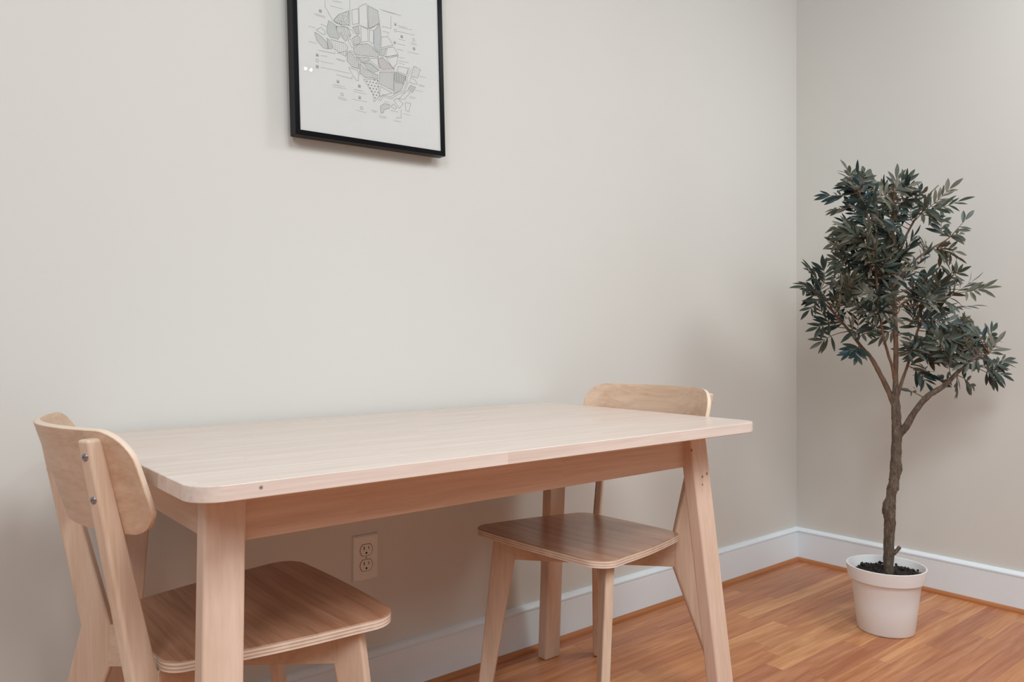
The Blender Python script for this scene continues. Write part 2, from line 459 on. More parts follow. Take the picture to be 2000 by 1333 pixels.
    levels = [(1.0, -th, 0), (1.0, -.0012, 0), (.994, 0, 0)] + [(f, 0, 0) for f in (.97, .9, .8, .65, .5, .35, .2, .08)]
    prev = None; bot = None
    for f, dz, _ in levels:
        ring = [bm.verts.new((cx0+(x-cx0)*f, y*f, ztp(cx0+(x-cx0)*f, y*f) + dz)) for x, y in pts]
        for v in ring: v[lay] = max(0.0, 1 + dz/th)
        if prev is None: bot = ring
        else:
            for i in range(len(ring)):
                j = (i+1) % len(ring); fc = bm.faces.new((prev[i], prev[j], ring[j], ring[i]))
                fc.material_index = 1 if dz < -.0005 else 0
        prev = ring
    c = bm.verts.new((cx0, 0, ztp(cx0, 0)))
    for i in range(len(prev)): bm.faces.new((prev[i], prev[(i+1) % len(prev)], c))
    ring2 = [bm.verts.new((cx0+(v.co.x-cx0)*.5, v.co.y*.5, ztp(cx0+(v.co.x-cx0)*.5, v.co.y*.5)-th)) for v in bot]
    for i in range(len(bot)): bm.faces.new((bot[(i+1) % len(bot)], bot[i], ring2[i], ring2[(i+1) % len(bot)]))
    bm.faces.new(ring2[::-1])
    link('seat', bm, [M_seat, M_edge], root, smooth=True, angle=.7)
    # backrest: curved plywood panel
    xm, cc, tl, z1, z0, hw, tb = -.283, 1.72, .31, .8015, .6495, .2085, .0105
    zc, hh = (z1+z0)/2, (z1-z0)/2
    outline = []
    for cx, cy, rr, a_0 in ((hw-.046, hh-.046, .046, 0), (-hw+.046, hh-.046, .046, 90), (-hw+.042, -hh+.042, .042, 180), (hw-.042, -hh+.042, .042, 270)):
        for k in range(15):
            a = math.radians(a_0 + 90*k/14); outline.append((cx + rr*math.cos(a), cy + rr*math.sin(a)))
    # two rings: rear (outer) surface and front surface, filled by a radial grid
    def surf(y, z, off):
        x = xm + cc*y*y - tl*(z-.70)
        n = Vector((1, -2*cc*y, tl)).normalized()
        return Vector((x, y, z)) + n*off
    # dense outline
    po = []
    for i, p in enumerate(outline):
        q = outline[(i+1) % len(outline)]; po.append(p)
        L = math.hypot(q[0]-p[0], q[1]-p[1]); m = int(L/.012)
        for k in range(1, m): po.append((lerp(p[0], q[0], k/m), lerp(p[1], q[1], k/m)))
    bm = bmesh.new(); n = len(po); fs = [1-.004, .96, .88, .76, .62, .48, .34, .2, .08]
    def shrink(p, f): return (p[0]*f, p[1]*f)
    seq = [(0, f) for f in fs[::-1]] + [(.0012, 1.0), (tb-.0012, 1.0)] + [(tb, f) for f in fs]
    prev = None
    for off, f in seq:
        ring = [bm.verts.new(surf(shrink(p, f)[0], zc+shrink(p, f)[1], off)) for p in po]
        if prev is None: bm.faces.new(ring)
        else:
            for i in range(n):
                j = (i+1) % n; fc = bm.faces.new((prev[i], prev[j], ring[j], ring[i]))
                fc.material_index = 1 if f == 1.0 and off > .002 else 0
        prev = ring
    bm.faces.new(prev[::-1])
    link('backrest', bm, [M_back, M_edge_b], root, smooth=True, angle=.7)
    return root
def copy_tree(o, parent=None):
    c = o.copy(); COL.objects.link(c); c.parent = parent
    for ch in list(o.children): copy_tree(ch, c)
    return c
chair = make_chair()
chair.location = (-2.5159, -.3934, 0); chair.rotation_euler.z = .0036
chair2 = copy_tree(chair)
chair2.location = (-1.6547, -.398, 0); chair2.rotation_euler.z = 3.1963
G = 'birch chairs at the two ends of the table'
tag(chair, 'pale birch chair at the left end of the table, two screws in its post', 'chair', G)
tag(chair2, 'pale birch chair tucked under the right end of the table, nearer the plant', 'chair', G)

# ---------------------------------------------------------------- wall outlet
M_plate = plain('outlet_plastic', srgb(232,230,224), .35); M_dark = plain('outlet_slot', srgb(20,18,17), .6)
outlet = empty('wall_outlet', (-2.0528, 0, .3745))
tag(outlet, 'white double power outlet on the back wall under the table', 'power outlet')
bm = bmesh.new(); w, h = .0355, .0575
v = [(-w,-h),(w,-h),(w,h),(-w,h)]; f = [(-w+.004,-h+.004),(w-.004,-h+.004),(w-.004,h-.004),(-w+.004,h-.004)]
b_ = [bm.verts.new((x, -.0002, z)) for x, z in v]; m_ = [bm.verts.new((x, -.0032, z)) for x, z in v]; t_ = [bm.verts.new((x, -.0062, z)) for x, z in f]
for A, B in ((b_, m_), (m_, t_)):
    for i in range(4): bm.faces.new((A[i], A[(i+1)%4], B[(i+1)%4], B[i]))
bm.faces.new(t_); bm.faces.new(b_[::-1])
link('cover_plate', bm, M_plate, outlet, bevel=.0012)
def disc(bm, pts, y0, y1):
    a = [bm.verts.new((x, y0, z)) for x, z in pts]; b = [bm.verts.new((x, y1, z)) for x, z in pts]
    bm.faces.new(a[::-1]); bm.faces.new(b)
    for i in range(len(a)): bm.faces.new((a[i], a[(i+1)%len(a)], b[(i+1)%len(a)], b[i]))
for zc in (.0195, -.0195):
    def shape(s):
        P = []
        for k in range(48):
            a = 2*math.pi*k/48; x = .0172*s*math.cos(a); z = .0172*s*math.sin(a)
            P.append((x, zc + max(-.0142*s, min(.0142*s, z))))
        return P
    bm = bmesh.new(); disc(bm, shape(1.07), -.0058, -.0064); gr = link('socket_groove', bm, M_dark, outlet)
    bm = bmesh.new(); disc(bm, shape(1.0), -.0058, -.0072); rc = link('socket', bm, M_plate, outlet, bevel=.0005)
    bm = bmesh.new()
    box(bm, (-.0074, -.0076, zc+.0005), (-.0054, -.0068, zc+.0095)); box(bm, (.0054, -.0076, zc+.0015), (.0072, -.0068, zc+.0085))
    disc(bm, [(.0026*math.cos(2*math.pi*k/16), zc-.0075+.0026*math.sin(2*math.pi*k/16)) for k in range(16)], -.0068, -.0076)
    link('slots', bm, M_dark, rc)
bm = bmesh.new(); disc(bm, [(.0028*math.cos(2*math.pi*k/16), .0028*math.sin(2*math.pi*k/16)) for k in range(16)], -.0060, -.0070)
link('screw', bm, plain('outlet_screw', srgb(170,166,158), .35, metal=.4), outlet)

# ---------------------------------------------------------------- framed map
FW, FHt, FB, FD = .424, .61, .0125, .030
frame = empty('picture_frame', (-2.259, 0, 1.409)); frame.rotation_euler = (0, -math.radians(1.65), 0)
tag(frame, 'thin black framed line-drawn map hanging slightly crooked high on the back wall', 'picture')
M_black = plain('frame_black', srgb(5,4,8), .3, spec=.12)
M_paper = plain('map_paper', srgb(226,225,220), .6)
M_ink = plain('map_ink', srgb(128,128,125), .8); M_tint = plain('map_tint', srgb(211,214,210), .8)
M_ink_d = plain('map_ink_dark', srgb(70,70,70), .8); M_pink = plain('map_tint_pink', srgb(222,216,213), .8)
y0, y1 = -.045, -.015
def bar(p0, p1, q0, q1):   # outer edge p0-p1, inner edge q0-q1, mitred
    bm = bmesh.new(); hexa(bm, [(p0[0], y1, p0[1]), (p1[0], y1, p1[1]), (q1[0], y1, q1[1]), (q0[0], y1, q0[1])], [(p0[0], y0, p0[1]), (p1[0], y0, p1[1]), (q1[0], y0, q1[1]), (q0[0], y0, q0[1])])
    link('frame_bar', bm, M_black, frame, bevel=.0008, seg=2)
O = [(0,0),(FW,0),(FW,FHt),(0,FHt)]; I = [(FB,FB),(FW-FB,FB),(FW-FB,FHt-FB),(FB,FHt-FB)]
for i in range(4): j = (i+1)%4; bar(O[i], O[j], I[i], I[j])
bm = bmesh.new(); box(bm, (FB-.002, -.0405, FB-.002), (FW-FB+.002, -.0180, FHt-FB+.002)); paper = link('print_sheet', bm, M_paper, frame)
for x in (.012, FW-.012):
    for z in (.012, FHt-.012):
        bm = bmesh.new(); box(bm, (x-.005, -.0155, z-.005), (x+.005, -.0002, z+.005)); link('bumper', bm, M_black, frame)
MAP_ZONES = [["dot",[[0.1064,0.2901],[0.1199,0.3067],[0.1484,0.3229],[0.1473,0.2869],[0.1292,0.2844],[0.1132,0.2849]]],["out",[[0.1565,0.3266],[0.1747,0.3351],[0.1747,0.2981],[0.1575,0.2916]]],["out",[[0.1769,0.34],[0.1962,0.3525],[0.1991,0.3494],[0.2005,0.2913],[0.1766,0.295]]],["grid",[[0.2021,0.3493],[0.23,0.3425],[0.2341,0.3134],[0.2085,0.2931],[0.2015,0.2933]]],["fill",[[0.2174,0.2899],[0.234,0.3104],[0.2374,0.2883],[0.2319,0.2364],[0.2163,0.2489]]],["out",[[0.2044,0.2892],[0.2154,0.2899],[0.2145,0.2569],[0.2035,0.2592]]],["dot",[[0.114,0.2778],[0.1452,0.2819],[0.1527,0.2637],[0.1371,0.2462],[0.1225,0.2596],[0.1158,0.2678]]],["fill",[[0.0887,0.2676],[0.0933,0.2864],[0.1131,0.2789],[0.1137,0.2668],[0.1224,0.2536],[0.1172,0.2467],[0.0952,0.2474],[0.0884,0.2556]]],["out",[[0.0604,0.2564],[0.0727,0.265],[0.0835,0.2587],[0.0833,0.2507],[0.0772,0.2499]]],["hatch",[[0.0562,0.2505],[0.0691,0.2461],[0.0878,0.2336],[0.0903,0.2175],[0.0773,0.2179],[0.0617,0.2313]]],["hatch",[[0.088,0.2436],[0.0949,0.2384],[0.1004,0.2202],[0.0913,0.2185]]],["dots",[[0.098,0.2423],[0.135,0.2412],[0.1438,0.234],[0.1371,0.2091],[0.1212,0.2146],[0.1025,0.2231]]],["hatch",[[0.1573,0.2846],[0.1745,0.2931],[0.1759,0.272],[0.1659,0.2713]]],["out",[[0.1805,0.2929],[0.1994,0.2894],[0.1996,0.2594],[0.1804,0.2529]]],["grid",[[0.1565,0.2576],[0.1708,0.2692],[0.1776,0.263],[0.1773,0.25],[0.161,0.2405]]],["out",[[0.1442,0.249],[0.1514,0.2557],[0.1599,0.2375],[0.1548,0.2336]]],["grid",[[0.1577,0.2306],[0.1701,0.2452],[0.1984,0.2534],[0.2121,0.245],[0.2318,0.2334],[0.2266,0.2256],[0.1864,0.2207],[0.1644,0.2194]]],["out",[[0.2391,0.2792],[0.2573,0.2837],[0.2718,0.2653],[0.2363,0.2513]]],["fill",[[0.2362,0.2483],[0.2524,0.2538],[0.2448,0.233],[0.2348,0.2323]]],["out",[[0.2555,0.2558],[0.2736,0.2612],[0.2862,0.2449],[0.2487,0.2299]]],["grid",[[0.1413,0.218],[0.1486,0.2258],[0.1719,0.2021],[0.1714,0.1861],[0.1544,0.1866],[0.1398,0.1991]]],["hatch",[[0.1652,0.2133],[0.2014,0.2193],[0.2012,0.2113],[0.1789,0.2019]]],["out",[[0.2044,0.2182],[0.2265,0.2226],[0.2328,0.1984],[0.2219,0.2027],[0.2042,0.2122]]],["hatch",[[0.2265,0.2226],[0.2406,0.2272],[0.275,0.2052],[0.2368,0.1973],[0.227,0.2065]]],["fill",[[0.1849,0.2018],[0.204,0.2052],[0.2286,0.1925],[0.2144,0.1849],[0.1965,0.1884]]],["out",[[0.1444,0.1839],[0.1683,0.1812],[0.171,0.1711],[0.1696,0.1562],[0.1646,0.1563],[0.1539,0.1676]]],["grid",[[0.1758,0.2],[0.1895,0.1886],[0.2143,0.1819],[0.2253,0.1806],[0.225,0.1716],[0.1889,0.1676],[0.1751,0.175]]],["tri",[[0.1848,0.1627],[0.2249,0.1686],[0.2278,0.1275],[0.2123,0.1109],[0.2099,0.131]]],["grid",[[0.2305,0.1884],[0.2718,0.1963],[0.2694,0.1493],[0.2287,0.1595]]],["out",[[0.2517,0.2278],[0.2861,0.2409],[0.2815,0.221],[0.27,0.2053]]],["out",[[0.2853,0.2139],[0.3153,0.215],[0.3108,0.1971],[0.2829,0.1999]]],["vh",[[0.2748,0.1982],[0.3077,0.1932],[0.3031,0.1733],[0.2731,0.1742]]],["hatch",[[0.273,0.1712],[0.3011,0.1714],[0.2926,0.1546],[0.2702,0.1413]]],["out",[[0.2315,0.1534],[0.2662,0.1424],[0.246,0.135],[0.2288,0.1275]]],["dots",[[0.3336,0.2245],[0.3534,0.2189],[0.3438,0.1952],[0.3228,0.1958]]],["out",[[0.3227,0.1928],[0.3375,0.1874],[0.3423,0.1782],[0.3183,0.1789]]],["fill",[[0.3221,0.1728],[0.337,0.1694],[0.3256,0.1537],[0.3138,0.162]]],["out",[[0.2849,0.1309],[0.3019,0.1324],[0.3195,0.1529],[0.3117,0.1581],[0.2983,0.1445]]],["out",[[0.2697,0.1253],[0.2809,0.132],[0.2976,0.1205],[0.2862,0.1068]]],["out",[[0.2612,0.1075],[0.2694,0.1153],[0.2782,0.107],[0.2721,0.1022]]],["out",[[0.3037,0.1243],[0.3208,0.1258],[0.3141,0.102],[0.3052,0.1053]]],["hatch",[[0.23,0.1024],[0.2413,0.1121],[0.2573,0.1116],[0.2571,0.1026],[0.2409,0.0961],[0.2386,0.0882],[0.2316,0.0854]]]]
MAP_LINES = [[[0.0856,0.3337],[0.0852,0.3177],[0.1044,0.2891]],[[0.1521,0.3498],[0.1503,0.2848]],[[0.2679,0.3384],[0.2669,0.3064],[0.2409,0.3062]],[[0.2304,0.1154],[0.2398,0.1301],[0.2618,0.1265],[0.2853,0.1438],[0.3025,0.1504],[0.3143,0.178],[0.3105,0.1871],[0.3254,0.2167]],[[0.2244,0.1156],[0.238,0.1342],[0.2609,0.1315],[0.2834,0.1479],[0.2985,0.1535],[0.3102,0.1761],[0.3065,0.1863],[0.3194,0.2189]],[[0.0641,0.2092],[0.1071,0.21],[0.1082,0.214]],[[0.1106,0.1599],[0.1526,0.1577],[0.1528,0.1647]],[[0.2912,0.1057],[0.2905,0.0827],[0.2775,0.082],[0.2774,0.078]],[[0.2575,0.2927],[0.2574,0.2867]],[[0.0729,0.273],[0.0888,0.2706]],[[0.1043,0.2881],[0.157,0.2766],[0.1598,0.2685]],[[0.2004,0.2903],[0.2341,0.3114]],[[0.1415,0.224],[0.1141,0.2118]],[[0.1516,0.2277],[0.1859,0.2017],[0.2011,0.2083],[0.2326,0.1924],[0.2749,0.2002]],[[0.1738,0.1991],[0.173,0.1711]],[[0.2054,0.2542],[0.2377,0.2283],[0.2881,0.2428]]]
MAP_ICONS = [[0.0728,0.304],[0.2803,0.3201],[0.2799,0.3041],[0.2985,0.2925],[0.277,0.2731],[0.3346,0.2925],[0.3349,0.2695],[0.0617,0.1973],[0.0613,0.1843],[0.0609,0.1693],[0.1142,0.1438],[0.1243,0.1145],[0.1722,0.1431],[0.1724,0.1151],[0.1767,0.09]]
MAP_TEXT = [[0.0575,0.2945,0.0845,0.2937],[0.0604,0.2914,0.0864,0.2906],[0.0993,0.3233,0.1324,0.3233],[0.2351,0.3484,0.2811,0.347],[0.2441,0.3461,0.2981,0.3466],[0.2883,0.3188,0.3143,0.3201],[0.2902,0.3148,0.3303,0.3176],[0.2859,0.3039,0.3379,0.3054],[0.2893,0.2848,0.3083,0.2842],[0.3253,0.2838,0.3423,0.2843],[0.3262,0.2797,0.3442,0.2802],[0.2849,0.2719,0.308,0.2722],[0.2825,0.258,0.3035,0.2574],[0.3186,0.2579,0.3496,0.258],[0.0707,0.198,0.0868,0.1986],[0.0703,0.1841,0.1033,0.1841],[0.0699,0.1701,0.147,0.1698],[0.0989,0.1342,0.1319,0.1343],[0.0998,0.1292,0.1358,0.1301],[0.1141,0.1068,0.1351,0.1052],[0.113,0.1028,0.138,0.1021],[0.1579,0.1325,0.1839,0.1328],[0.1557,0.1276,0.1907,0.1266],[0.1502,0.1077,0.1922,0.1075],[0.1614,0.0824,0.1884,0.0806],[0.2047,0.0891,0.2206,0.0887],[0.2076,0.0861,0.2186,0.0857],[0.2254,0.0785,0.2454,0.079],[0.2273,0.0755,0.2473,0.0749],[0.2609,0.0975,0.2819,0.0969],[0.2989,0.0954,0.3198,0.0938],[0.2682,0.0733,0.2902,0.0727],[0.0415,0.2609,0.0596,0.2614],[0.0405,0.2249,0.0615,0.2243],[0.1108,0.1989,0.1338,0.1982],[0.1137,0.1968,0.1337,0.1952],[0.288,0.2378,0.305,0.2383],[0.2877,0.2288,0.3178,0.2299],[0.2876,0.2238,0.3045,0.2223],[0.3499,0.201,0.37,0.2014],[0.3453,0.1791,0.3653,0.1776],[0.3472,0.1761,0.3632,0.1756],[0.3348,0.1624,0.3588,0.1617],[0.3172,0.1429,0.3382,0.1423],[0.3172,0.1399,0.3332,0.1395],[0.2426,0.2941,0.2616,0.2946],[0.1047,0.3361,0.1308,0.3384],[0.2415,0.1171,0.2565,0.1167]]

rnd = random.Random(5)
bm = bmesh.new(); YI = -.0407
def stroke(a, b, w=.0006, mi=0):
    a = Vector(a); b = Vector(b); d = b-a
    if d.length < 1e-5: return
    n = Vector((-d.y, d.x)).normalized()*w/2
    f = bm.faces.new([bm.verts.new((p.x, YI, p.y)) for p in (a-n, b-n, b+n, a+n)]); f.material_index = mi
def poly_fill(P, mi, y=-.0406):
    f = bm.faces.new([bm.verts.new((x, y, z)) for x, z in P]); f.material_index = mi
def inside(p, P):
    c = False; n = len(P)
    for i in range(n):
        (x1, y1_), (x2, y2) = P[i], P[(i+1)%n]
        if (y1_ > p[1]) != (y2 > p[1]) and p[0] < (x2-x1)*(p[1]-y1_)/(y2-y1_)+x1: c = not c
    return c
def hatch(P, ang, step, w, mi=0):
    c, s = math.cos(ang), math.sin(ang); Q = [(x*c+z*s, -x*s+z*c) for x, z in P]
    lo = min(q[1] for q in Q); hi = max(q[1] for q in Q); t = lo+step*.5
    while t < hi:
        xs = []
        for i in range(len(Q)):
            (xa, za), (xb, zb_) = Q[i], Q[(i+1)%len(Q)]
            if (za > t) != (zb_ > t): xs.append(xa+(xb-xa)*(t-za)/(zb_-za))
        xs.sort()
        for a, b in zip(xs[::2], xs[1::2]): stroke((a*c-t*s, a*s+t*c), (b*c-t*s, b*s+t*c), w, mi)
        t += step
for zi, (kind, P) in enumerate(MAP_ZONES):
    for i in range(len(P)): stroke(P[i], P[(i+1)%len(P)], .0008)
    x0_, x1_ = min(p[0] for p in P), max(p[0] for p in P); z0_, z1_ = min(p[1] for p in P), max(p[1] for p in P)
    if kind == 'fill': poly_fill(P, 1); hatch(P, .3, .0032, .0004)
    elif kind == 'grid': hatch(P, -.12, .0045, .0004); hatch(P, math.pi/2, .0045, .0004)
    elif kind == 'hatch':
        if zi in (23, 12, 14): poly_fill(P, 3)
        hatch(P, -.12 + .5*(zi%2), .0028, .0005)
    elif kind == 'vh': poly_fill(P, 1); hatch(P, math.pi/2-.05, .005, .0016)
    elif kind in ('dot', 'dots', 'tri'):
        st = dict(dot=.0034, dots=.0056, tri=.0088)[kind]; z = z0_+st*.4; r_ = 0
        while z < z1_:
            x = x0_ + (st/2 if (r_ % 2 and kind != 'dots') else 0)
            while x < x1_:
                p = (x + (rnd.uniform(-.001,.001) if kind == 'dot' else 0), z - .12*(x-x0_)*0)
                if inside(p, P):
                    if kind == 'tri': poly_fill([(p[0]-.0019, p[1]-.0015), (p[0]+.0019, p[1]-.0015), (p[0], p[1]+.0021)], 2, YI)
                    else:
                        s_ = (.0008 if kind == 'dots' else rnd.uniform(.0005, .0009)); poly_fill([(p[0]-s_, p[1]-s_), (p[0]+s_, p[1]-s_), (p[0]+s_, p[1]+s_), (p[0]-s_, p[1]+s_)], 0 if kind == 'dots' else (2 if rnd.random() < .35 else 0), YI)
                x += st
            z += st*.85; r_ += 1
for Pl in MAP_LINES:
    for a, b in zip(Pl, Pl[1:]): stroke(a, b, .0007)
for i, (x, z) in enumerate(MAP_ICONS):
    s_ = .0030; Q = [(x-s_,z-s_),(x+s_,z-s_),(x+s_,z+s_),(x-s_,z+s_)]
    for k in range(4): stroke(Q[k], Q[(k+1)%4], .0007)
    if i % 3 == 0: hatch(Q, .785, .0014, .0006)
    elif i % 3 == 1: poly_fill([(x-.0018,z-.0018),(x+.0018,z-.0018),(x,z+.002)], 2, YI)
for x0_, z0_, x1_, z1_ in MAP_TEXT:
    L = math.hypot(x1_-x0_, z1_-z0_); u = 0
    while u < L:
        l_ = rnd.uniform(.0012, .0028); b_e = min(L, u+l_)
        stroke((lerp(x0_, x1_, u/L), lerp(z0_, z1_, u/L)), (lerp(x0_, x1_, b_e/L), lerp(z0_, z1_, b_e/L)), .0009, 0)
        u += l_ + rnd.uniform(.0006, .0014)
link('map_drawing', bm, [M_ink, M_tint, M_ink_d, M_pink], paper, recalc=False)
mg = N('frame_glass'); t = mg.t; gl = mg.n('ShaderNodeBsdfGlossy'); gl.inputs['Roughness'].default_value = 0.0
tr_ = mg.n('ShaderNodeBsdfTransparent'); mx = mg.n('ShaderNodeMixShader'); fr = mg.n('ShaderNodeFresnel'); fr.inputs[0].default_value = 1.3
mg.l(fr.outputs[0], mx.inputs[0]); mg.l(tr_.outputs[0], mx.inputs[1]); mg.l(gl.outputs[0], mx.inputs[2]); mg.l(mx.outputs[0], t.nodes['Material Output'].inputs[0])
bm = bmesh.new(); box(bm, (FB-.001, -.0422, FB-.001), (FW-FB+.001, -.0412, FHt-FB+.001)); link('glass', bm, mg.m, frame)

# ---------------------------------------------------------------- potted olive tree
TREE_BRANCHES = {
  'trunk': [(0.008, 0.181, 0.0144), (0.01, 0.278, 0.0161), (0.012, 0.352, 0.0164), (0.009, 0.387, 0.0197), (0.014, 0.416, 0.0156), (0.021, 0.451, 0.0158), (0.027, 0.483, 0.0148), (0.033, 0.518, 0.0177), (0.032, 0.548, 0.0151), (0.034, 0.587, 0.0151), (0.036, 0.631, 0.0164), (0.032, 0.686, 0.0135), (0.031, 0.723, 0.0125), (0.031, 0.758, 0.0102), (0.031, 0.796, 0.0082)],
  'right_low': [(0.041, 0.623, 0.0115), (0.055, 0.648, 0.0107), (0.08, 0.702, 0.009), (0.112, 0.75, 0.009), (0.156, 0.784, 0.0074), (0.197, 0.833, 0.0057), (0.233, 0.87, 0.0041), (0.271, 0.886, 0.0026)],
  'left_main': [(0.029, 0.713, 0.0099), (0.018, 0.756, 0.0085), (-0.002, 0.81, 0.0076), (-0.029, 0.87, 0.0064), (-0.051, 0.902, 0.0056), (-0.096, 0.968, 0.0043), (-0.148, 1.034, 0.0033), (-0.198, 1.091, 0.0023)],
  'left_inner': [(0.026, 0.804, 0.0049), (0.014, 0.845, 0.0046), (-0.005, 0.886, 0.0043), (-0.03, 0.968, 0.0039), (-0.05, 1.1, 0.0033), (-0.066, 1.231, 0.003), (-0.096, 1.33, 0.0023), (-0.124, 1.395, 0.0016)],
  'center': [(0.031, 0.705, 0.0099), (0.031, 0.738, 0.0099), (0.031, 0.794, 0.0082), (0.032, 0.902, 0.0074), (0.029, 1.034, 0.0066), (0.026, 1.165, 0.0053), (0.022, 1.28, 0.0043), (0.026, 1.379, 0.0033), (0.034, 1.436, 0.0016)],
  'center_right': [(0.031, 0.968, 0.0049), (0.037, 1.067, 0.0046), (0.049, 1.169, 0.0043), (0.078, 1.251, 0.0038), (0.123, 1.328, 0.003), (0.174, 1.405, 0.0021), (0.213, 1.441, 0.0015)],
  'right_mid': [(0.036, 0.746, 0.0066), (0.063, 0.805, 0.0049), (0.085, 0.843, 0.0043), (0.114, 0.911, 0.0039), (0.139, 0.968, 0.0036), (0.18, 1.017, 0.003), (0.226, 1.075, 0.0023), (0.271, 1.1, 0.0016)],
  'right_upper': [(0.032, 1.1, 0.0039), (0.072, 1.168, 0.0034), (0.123, 1.213, 0.003), (0.174, 1.245, 0.0021), (0.197, 1.272, 0.0015)],
  'stub': [(0.019, 0.245, 0.0066), (0.039, 0.267, 0.0059)],
}
TREE_TWIGS = [(-0.12, 1.389, -0.149, 1.501), (-0.12, 1.389, -0.197, 1.405), (-0.076, 1.399, -0.024, 1.488), (-0.056, 1.418, -0.056, 1.498), (0.021, 1.399, 0.037, 1.469), (0.027, 1.315, 0.027, 1.45), (0.066, 1.405, 0.072, 1.463), (0.085, 1.399, 0.098, 1.45), (0.085, 1.334, 0.181, 1.45), (0.13, 1.341, 0.229, 1.443), (0.136, 1.334, 0.229, 1.376), (0.174, 1.264, 0.21, 1.347), (0.181, 1.258, 0.267, 1.274), (0.181, 1.264, 0.258, 1.328), (0.13, 1.206, 0.194, 1.27), (0.149, 1.219, 0.239, 1.206), (0.155, 1.219, 0.219, 1.184), (0.149, 1.213, 0.168, 1.177), (-0.101, 1.354, -0.152, 1.36), (-0.12, 1.27, -0.162, 1.232), (-0.095, 1.251, -0.156, 1.27), (-0.114, 1.193, -0.156, 1.193), (-0.191, 1.117, -0.274, 1.168), (-0.21, 1.117, -0.284, 1.091), (-0.159, 1.117, -0.207, 1.181), (-0.185, 1.065, -0.242, 1.008), (-0.165, 0.982, -0.223, 0.963), (-0.165, 0.95, -0.197, 0.911), (-0.095, 0.911, -0.149, 0.873), (-0.088, 0.911, -0.12, 0.857), (0.104, 1.091, 0.104, 1.149), (0.13, 1.052, 0.13, 1.136), (0.162, 1.072, 0.2, 1.11), (0.194, 1.052, 0.299, 1.142), (0.226, 1.078, 0.303, 1.094), (0.213, 1.027, 0.309, 1.043), (0.283, 0.931, 0.283, 0.995), (0.29, 0.937, 0.335, 0.963), (0.29, 0.911, 0.373, 0.931), (0.316, 0.841, 0.415, 0.847), (0.316, 0.841, 0.399, 0.873), (0.316, 0.841, 0.351, 0.783), (0.303, 0.847, 0.376, 0.802), (0.251, 0.815, 0.299, 0.764), (0.194, 0.822, 0.21, 0.758), (0.136, 0.834, 0.136, 0.77), (0.13, 1.334, 0.174, 1.309), (-0.043, 1.354, -0.095, 1.367), (0.046, 0.886, 0.098, 0.911), (0.098, 0.879, 0.059, 0.931), (-0.031, 1.373, -0.037, 1.424), (-0.011, 1.258, -0.056, 1.334), (0.072, 0.77, 0.098, 0.758)]
TREE_REGIONS = [(64, [(-0.133, 1.431), (-0.037, 1.443), (0.098, 1.411), (0.11, 1.334), (0.072, 1.219), (0.085, 1.117), (0.021, 1.065), (-0.043, 1.078), (-0.12, 1.142), (-0.14, 1.245), (-0.114, 1.334)]), (43, [(-0.223, 1.078), (-0.185, 1.117), (-0.056, 1.142), (0.046, 1.117), (0.046, 0.95), (-0.005, 0.918), (-0.108, 0.899), (-0.165, 0.95), (-0.217, 1.014)]), (13, [(-0.152, 1.283), (-0.095, 1.315), (-0.043, 1.142), (-0.146, 1.142)]), (21, [(0.072, 1.129), (0.162, 1.129), (0.239, 1.065), (0.2, 0.975), (0.11, 0.95), (0.072, 0.975)]), (37, [(0.11, 0.95), (0.226, 0.963), (0.303, 0.963), (0.354, 0.899), (0.303, 0.834), (0.264, 0.796), (0.174, 0.783), (0.13, 0.822), (0.098, 0.899)])]

PX, PY = -.5147, -.6112
tree = empty('potted_olive_tree', (PX, PY, 0))
tag(tree, 'slim olive tree in a white pot with dark soil, standing by the right wall', 'potted tree')
M_pot = plain('pot_plastic', srgb(233,232,230), .42)
bm = bmesh.new()
lathe(bm, [(0,0),(.079,0),(.083,.0012),(.0845,.004),(.0935,.085),(.1022,.1600),(.1035,.1628),(.1095,.1636),(.1125,.1652),(.1130,.168),(.1175,.2025),(.1178,.2058),(.1165,.2070),(.1142,.2068),(.1128,.2050),(.1095,.170),(.1005,.155),(.097,.12),(0,.12)], 128)
pot = link('pot', bm, M_pot, tree, smooth=True, angle=.9)
bm = bmesh.new(); rnd = random.Random(3); rings = []; nr, na = 26, 110
for i in range(nr+1):
    r = .1075*i/nr; ring = []
    for k in range(na):
        a = 2*math.pi*k/na; x, y = r*math.cos(a), r*math.sin(a)
        h = .1775 + .010*noise.noise(Vector((x*34, y*34, 3))) + .009*abs(noise.noise(Vector((x*110, y*110, 8)))) + .004*noise.noise(Vector((x*300, y*300, 1))) + .004*(1-(r/.1)**2)
        ring.append(bm.verts.new((x, y, h)) if i else None)
    if i == 0: ring = [bm.verts.new((0, 0, .184))]*na
    rings.append(ring)
for i in range(nr):
    for k in range(na):
        j = (k+1) % na
        if i == 0: bm.faces.new((rings[0][0], rings[1][k], rings[1][j]))
        else: bm.faces.new((rings[i][k], rings[i+1][k], rings[i+1][j], rings[i][j]))
for k in range(90):
    a = rnd.uniform(0, 6.283); r = .100*math.sqrt(rnd.random()); s = rnd.uniform(.0025, .006)
    res = bmesh.ops.create_icosphere(bm, subdivisions=1, radius=s, matrix=Matrix.Translation((r*math.cos(a), r*math.sin(a), .184+rnd.uniform(0,.006))))
    for v in res['verts']: v.co += Vector((rnd.uniform(-1,1), rnd.uniform(-1,1), rnd.uniform(-1,1)))*s*.35
link('soil', bm, soil_mat(), tree, smooth=True, angle=3.2)
M_bark = bark_mat(); M_twig = twig_mat(); M_leaf = leaf_mat()
R_ = Vector((.77035, -.63762, 0)); F_ = Vector((.63762, .77035, 0))     # across and through the crown
DEP = {'right_low': -.06, 'left_main': .06, 'left_inner': -.05, 'center': .0, 'center_right': .05, 'right_mid': .07, 'right_upper': -.03, 'stub': -.012, 'trunk': 0}
SK = {}
